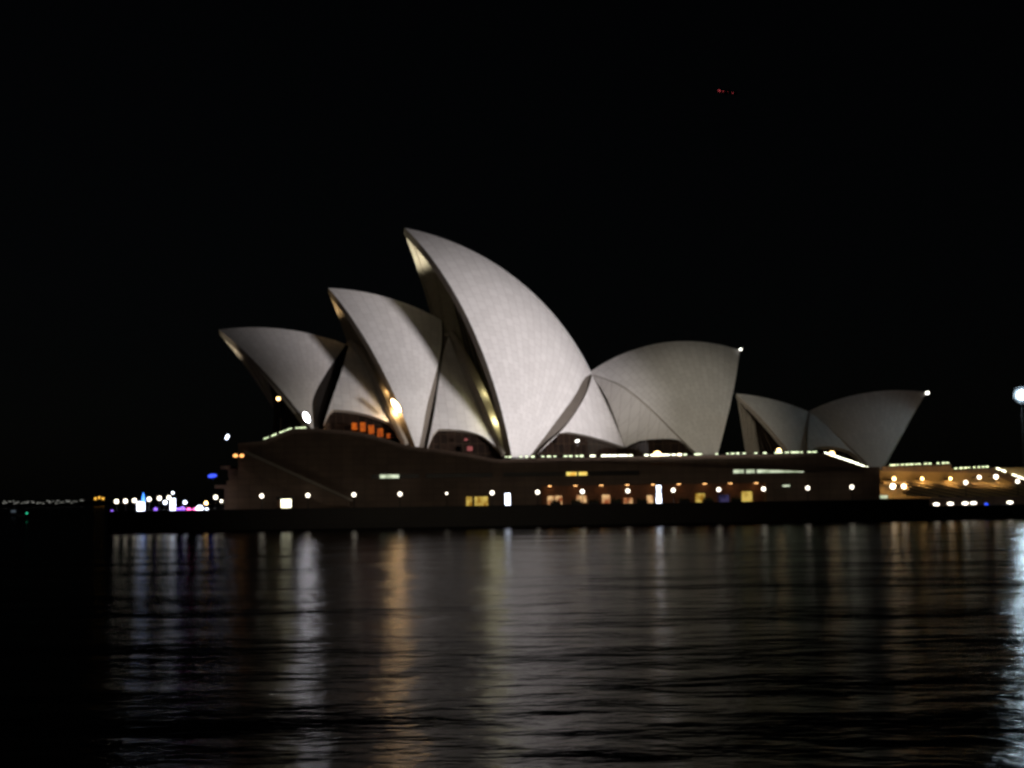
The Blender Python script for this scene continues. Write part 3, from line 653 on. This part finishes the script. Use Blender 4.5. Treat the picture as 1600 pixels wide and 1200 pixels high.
for px, py, r, mt, lab in ((224, 778, .55, 'azure', 'blue pointed light above the wide white screen'), (270, 770, .28, 'screen', 'small white light above the narrow white screen'), (258, 785, .42, 'screen', 'small white light low between the two white screens'), (289, 785, .38, 'screen', 'white light just right of the narrow white screen'), (295, 797, .5, 'pink', 'left pink stage light beside the narrow white screen'), (304, 797, .45, 'pink', 'middle pink stage light before the podium corner'),
    (312, 795, .75, 'screen', 'large white stage light right of the pink ones'), (285, 796, .6, 'violet', 'violet stage light right of the narrow white screen'), (278, 797, .5, 'violet', 'violet stage light just beside the foot of the narrow white screen'), (243, 796, .4, 'violet', 'lone violet stage light between the two white screens'), (175, 799, .3, 'violet', 'dim violet stage light at the outermost left point'), (322, 786, .4, 'warm', 'warm stage light left of the podium corner lamp'), (323, 796, .35, 'screen', 'small white light low below the podium corner'), (346, 783, .3, 'globe', 'tiny warm light right of the podium corner lamp')):
    p = on_wall(px, py, Y_SEA + 7); t = thing('stage_light', lab, 'stage light', (p[0], p[1], 4.0), 'party lights at the left point')
    b_ = MB()
    if mt == 'azure': b_.tube([p - .9 * Z, p, p + 1.1 * Z], [.42, .3, .04], 8)
    else: b_.ball(p, r, 10)
    obj('lens', b_, M[mt], t, smooth=True); obj('stand', MB().tube([(p[0], p[1] + .1, 4.0), p + .1 * WN], .05, 6), M['black'], t)
lit_sign(1381, 774, 779, 12, Y_SEA + 6, [(0, 1, 1)], 'small dull white lit sign at the podium corner', 'slot_w')
p_ = on_wall(1228, 759, Y_WALL - .3); t = thing('exit_light', 'small pale green light on the dark wall near the podium corner', 'lamp', p_)
obj('lens', MB().box((-.75, -.3, -.2), (.75, -.1, .2), AX, p_), M['slot_w'], t); obj('casing', MB().box((-.85, -.1, -.3), (.85, .15, .3), AX, p_), M['black'], t)

# low planters along the shopfronts
for i, (px, lab) in enumerate(((868, 'dark low planter before the leftmost red shopfront'), (900, 'dark low planter before the second red shopfront'), (928, 'dark low planter between second and third shopfront'), (962, 'dark low planter right of the third shopfront'), (1003, 'dark low planter left of the striped sign'), (1070, 'dark low planter right of the striped sign'), (1106, 'dark low planter before the left yellow shop window'), (1150, 'dark low planter before the right yellow shop window'))):
    s_ = wl(px, 788, Y_SEA + 7)[0]; t = thing('planter', lab, 'planter', W(s_, 4.0, Y_SEA + 7), 'planters before the shopfronts')
    obj('trough', MB().box((s_ - 1.1, -.4, 4.0), (s_ + 1.1, .4, 4.55), AX, (0, Y_SEA + 7, 0)), M['black'], t)
    b_ = MB()
    for k in range(260):
        c0 = np.array([s_ + random.uniform(-1.0, 1.0), 0, 4.5 + abs(random.gauss(0, .28)) * (1 + .5 * math.sin(k))]); c0 = W(c0[0], c0[2], Y_SEA + 7, random.uniform(-.3, .3))
        d1, d2 = [np.array([random.gauss(0, 1) for _ in range(3)]) * .11 for _ in range(2)]; b_.add([c0, c0 + d1, c0 + d1 + d2, c0 + d2], [(0, 1, 2, 3)])
    obj('foliage', b_, M['leaf'], t)

# ------------------------------------------------------------------ bright mast lamp at the right edge
p = on_wall(1598, 617, Y_SEA + 30); ms = thing('light_mast', 'tall mast with a dazzling blue white lamp at right edge', 'light mast', (p[0], p[1], 2.6))
obj('pole', MB().tube([(p[0], p[1] + 1.2, 2.6), (p[0], p[1] + 1.2, p[2] + .3)], [.28, .14], 10), M['pitch'], ms)
obj('lens', MB().ball(p, 1.0, 16, sq=(1, .5, 1)), M['cool'], ms, smooth=True)
obj('halo_shield', MB().ball(p + np.array([0, .6, 0]), 2.1, 24, sq=(1, .03, 1)), M['black'], ms, smooth=True)  # added disc: shields the shells behind and stands in for the lamp's halo
obj('pole_shield', MB().box((p[0] - 1.3, p[1] + .5, p[2] - 1.3), (p[0] + 1.3, p[1] + 1.9, p[2] - 1.15)), M['black'], ms)  # added plate that keeps the lamp's light off its pole
obj('housing', MB().box((p[0] - .7, p[1] + .64, p[2] - .6), (p[0] + .7, p[1] + 1.15, p[2] + .7)), M['black'], ms)

# ------------------------------------------------------------------ far shore lights, beacon boat, aircraft
for i in range(34):
    px = 2 + 128 * (i + random.random()) / 34; D_ = 2230
    p = on_plane(px, 784.5 - (px - 60) * .0148 + random.uniform(-2.2, 2.2), np.array([0, D_, 0.0]), np.array([0, 1.0, 0])); z_ = max(p[2], 2.5)
    t = thing('far_house', 'tiny lit house among many on the dark far shore', 'house', (p[0], D_, 0), 'tiny lit houses on the far shore')
    obj('wall', MB().box((p[0] - 2.5, D_ + .2, 0), (p[0] + 2.5, D_ + 8, z_ + 2)), M['shore'], t)
    obj('window', MB().box((p[0] - random.uniform(.6, 1.6), D_, z_ - .5), (p[0] + random.uniform(.6, 1.6), D_ + .19, z_ + .5)), M['farlight'], t)
for px, lab in ((149, 'left one of the orange lights on the far shore'), (155, 'middle and tallest of the orange lights on the far shore'), (161, 'right one of the orange lights on the far shore')):
    p = on_plane(px, 777.5 if px == 155 else 779, np.array([0, 2180, 0.0]), np.array([0, 1.0, 0]))
    t = thing('far_lamp', lab, 'lamp', (p[0], 2180, 0), 'orange lamps on the far shore')
    obj('lens', MB().ball(p, 1.9, 10), M['farorange'], t, smooth=True); obj('pole', MB().tube([(p[0], 2180, 0), p], .3, 6), M['black'], t)
p = on_plane(23, 806, np.array([0, 700, 0.0]), np.array([0, 1.0, 0])); D_ = 700
bt_ = thing('small_boat', 'faint pale boat on the dark water at the far left', 'boat', (p[0], 700, 0))
x0 = p[0]; hull = [(-3.6, 0, -.3), (3.2, 0, -.3), (4.6, 0, 1.2), (-3.8, 0, 1.2)]
b_ = MB(); n_ = 9
b_.grid([[(x0 + hx * (1 - .12 * abs(s_)) + 0, 700 + s_ * 1.3 * (1 - .0) * (1 if hz > 0 else .6), hz) for (hx, _, hz) in ((-3.6, 0, -.4), (-3.8, 0, 1.2), (4.6 - 2.6 * abs(s_), 0, 1.2), (3.4 - 2 * abs(s_), 0, -.4))] for s_ in np.linspace(-1, 1, n_)]); obj('hull', b_, M['white'], bt_)
obj('cabin', MB().box((x0 - 1.6, 699.2, 1.2), (x0 + .8, 700.8, 3.3)), M['white'], bt_)
obj('window', MB().box((x0 - 1.3, 699.12, 2.1), (x0 + .6, 699.19, 2.9)), glow('dim_cabin', (.5, .65, .8), .12), bt_)
obj('mast', MB().tube([(x0 - .3, 700, 3.3), (x0 - .3, 700, 6.5)], .08, 6), M['white'], bt_)
p = on_plane(42, 802, np.array([0, 560, 0.0]), np.array([0, 1.0, 0])); bu = thing('buoy', 'small buoy with a green light on the water, far left', 'buoy', (p[0], 560, 0))
obj('float', MB().tube([(p[0], 560, -.5), (p[0], 560, .5), (p[0], 560, .6)], [1.0, 1.0, .3], 12), M['black'], bu); obj('post', MB().tube([(p[0], 560, .5), (p[0], 560, max(p[2], 1) - .2)], .12, 6), M['black'], bu)
obj('lamp', MB().ball((p[0], 560, max(p[2], 1)), .3, 10), M['green'], bu, smooth=True)
# aircraft with red lights
D_ = 1000; ND = np.array([0, 1.0, 0]); a, b = on_plane(1122, 142, np.array([0, D_, 0.0]), ND), on_plane(1152, 147, np.array([0, D_, 0.0]), ND)
air = thing('aircraft', 'small aircraft with red lights high in the night sky', 'aircraft', (a + b) / 2)
dd = b - a; L = resample(np.array([a, b]), 9)
obj('fuselage', MB().tube(L, [.25, .6, .75, .8, .8, .75, .6, .4, .2], 10), M['black'], air, smooth=True)
cw = (a + b) / 2; du = dd / np.linalg.norm(dd)
obj('wing', MB().prism([cw - 1.2 * du - 7 * ND, cw + .8 * du - 7 * ND, cw + 1.4 * du, cw + .8 * du + 7 * ND, cw - 1.2 * du + 7 * ND, cw - 1.6 * du], .18 * Z), M['black'], air)
obj('tail', MB().prism([b - 1.6 * du + .2 * Z, b + .2 * Z, b + .3 * du + 2.0 * Z, b - .5 * du + 2.0 * Z], .12 * ND), M['black'], air)
for q, r in ((L[0] + .5 * du - .8 * ND, .42), (L[1] - .85 * ND, .22), (L[2] - .9 * ND - .2 * Z, .26), (L[4] - .9 * ND + .1 * Z, .22), (L[6] - .8 * ND, .26)): obj('navigation_light', MB().ball(q, r, 8), M['red'], air, smooth=True)
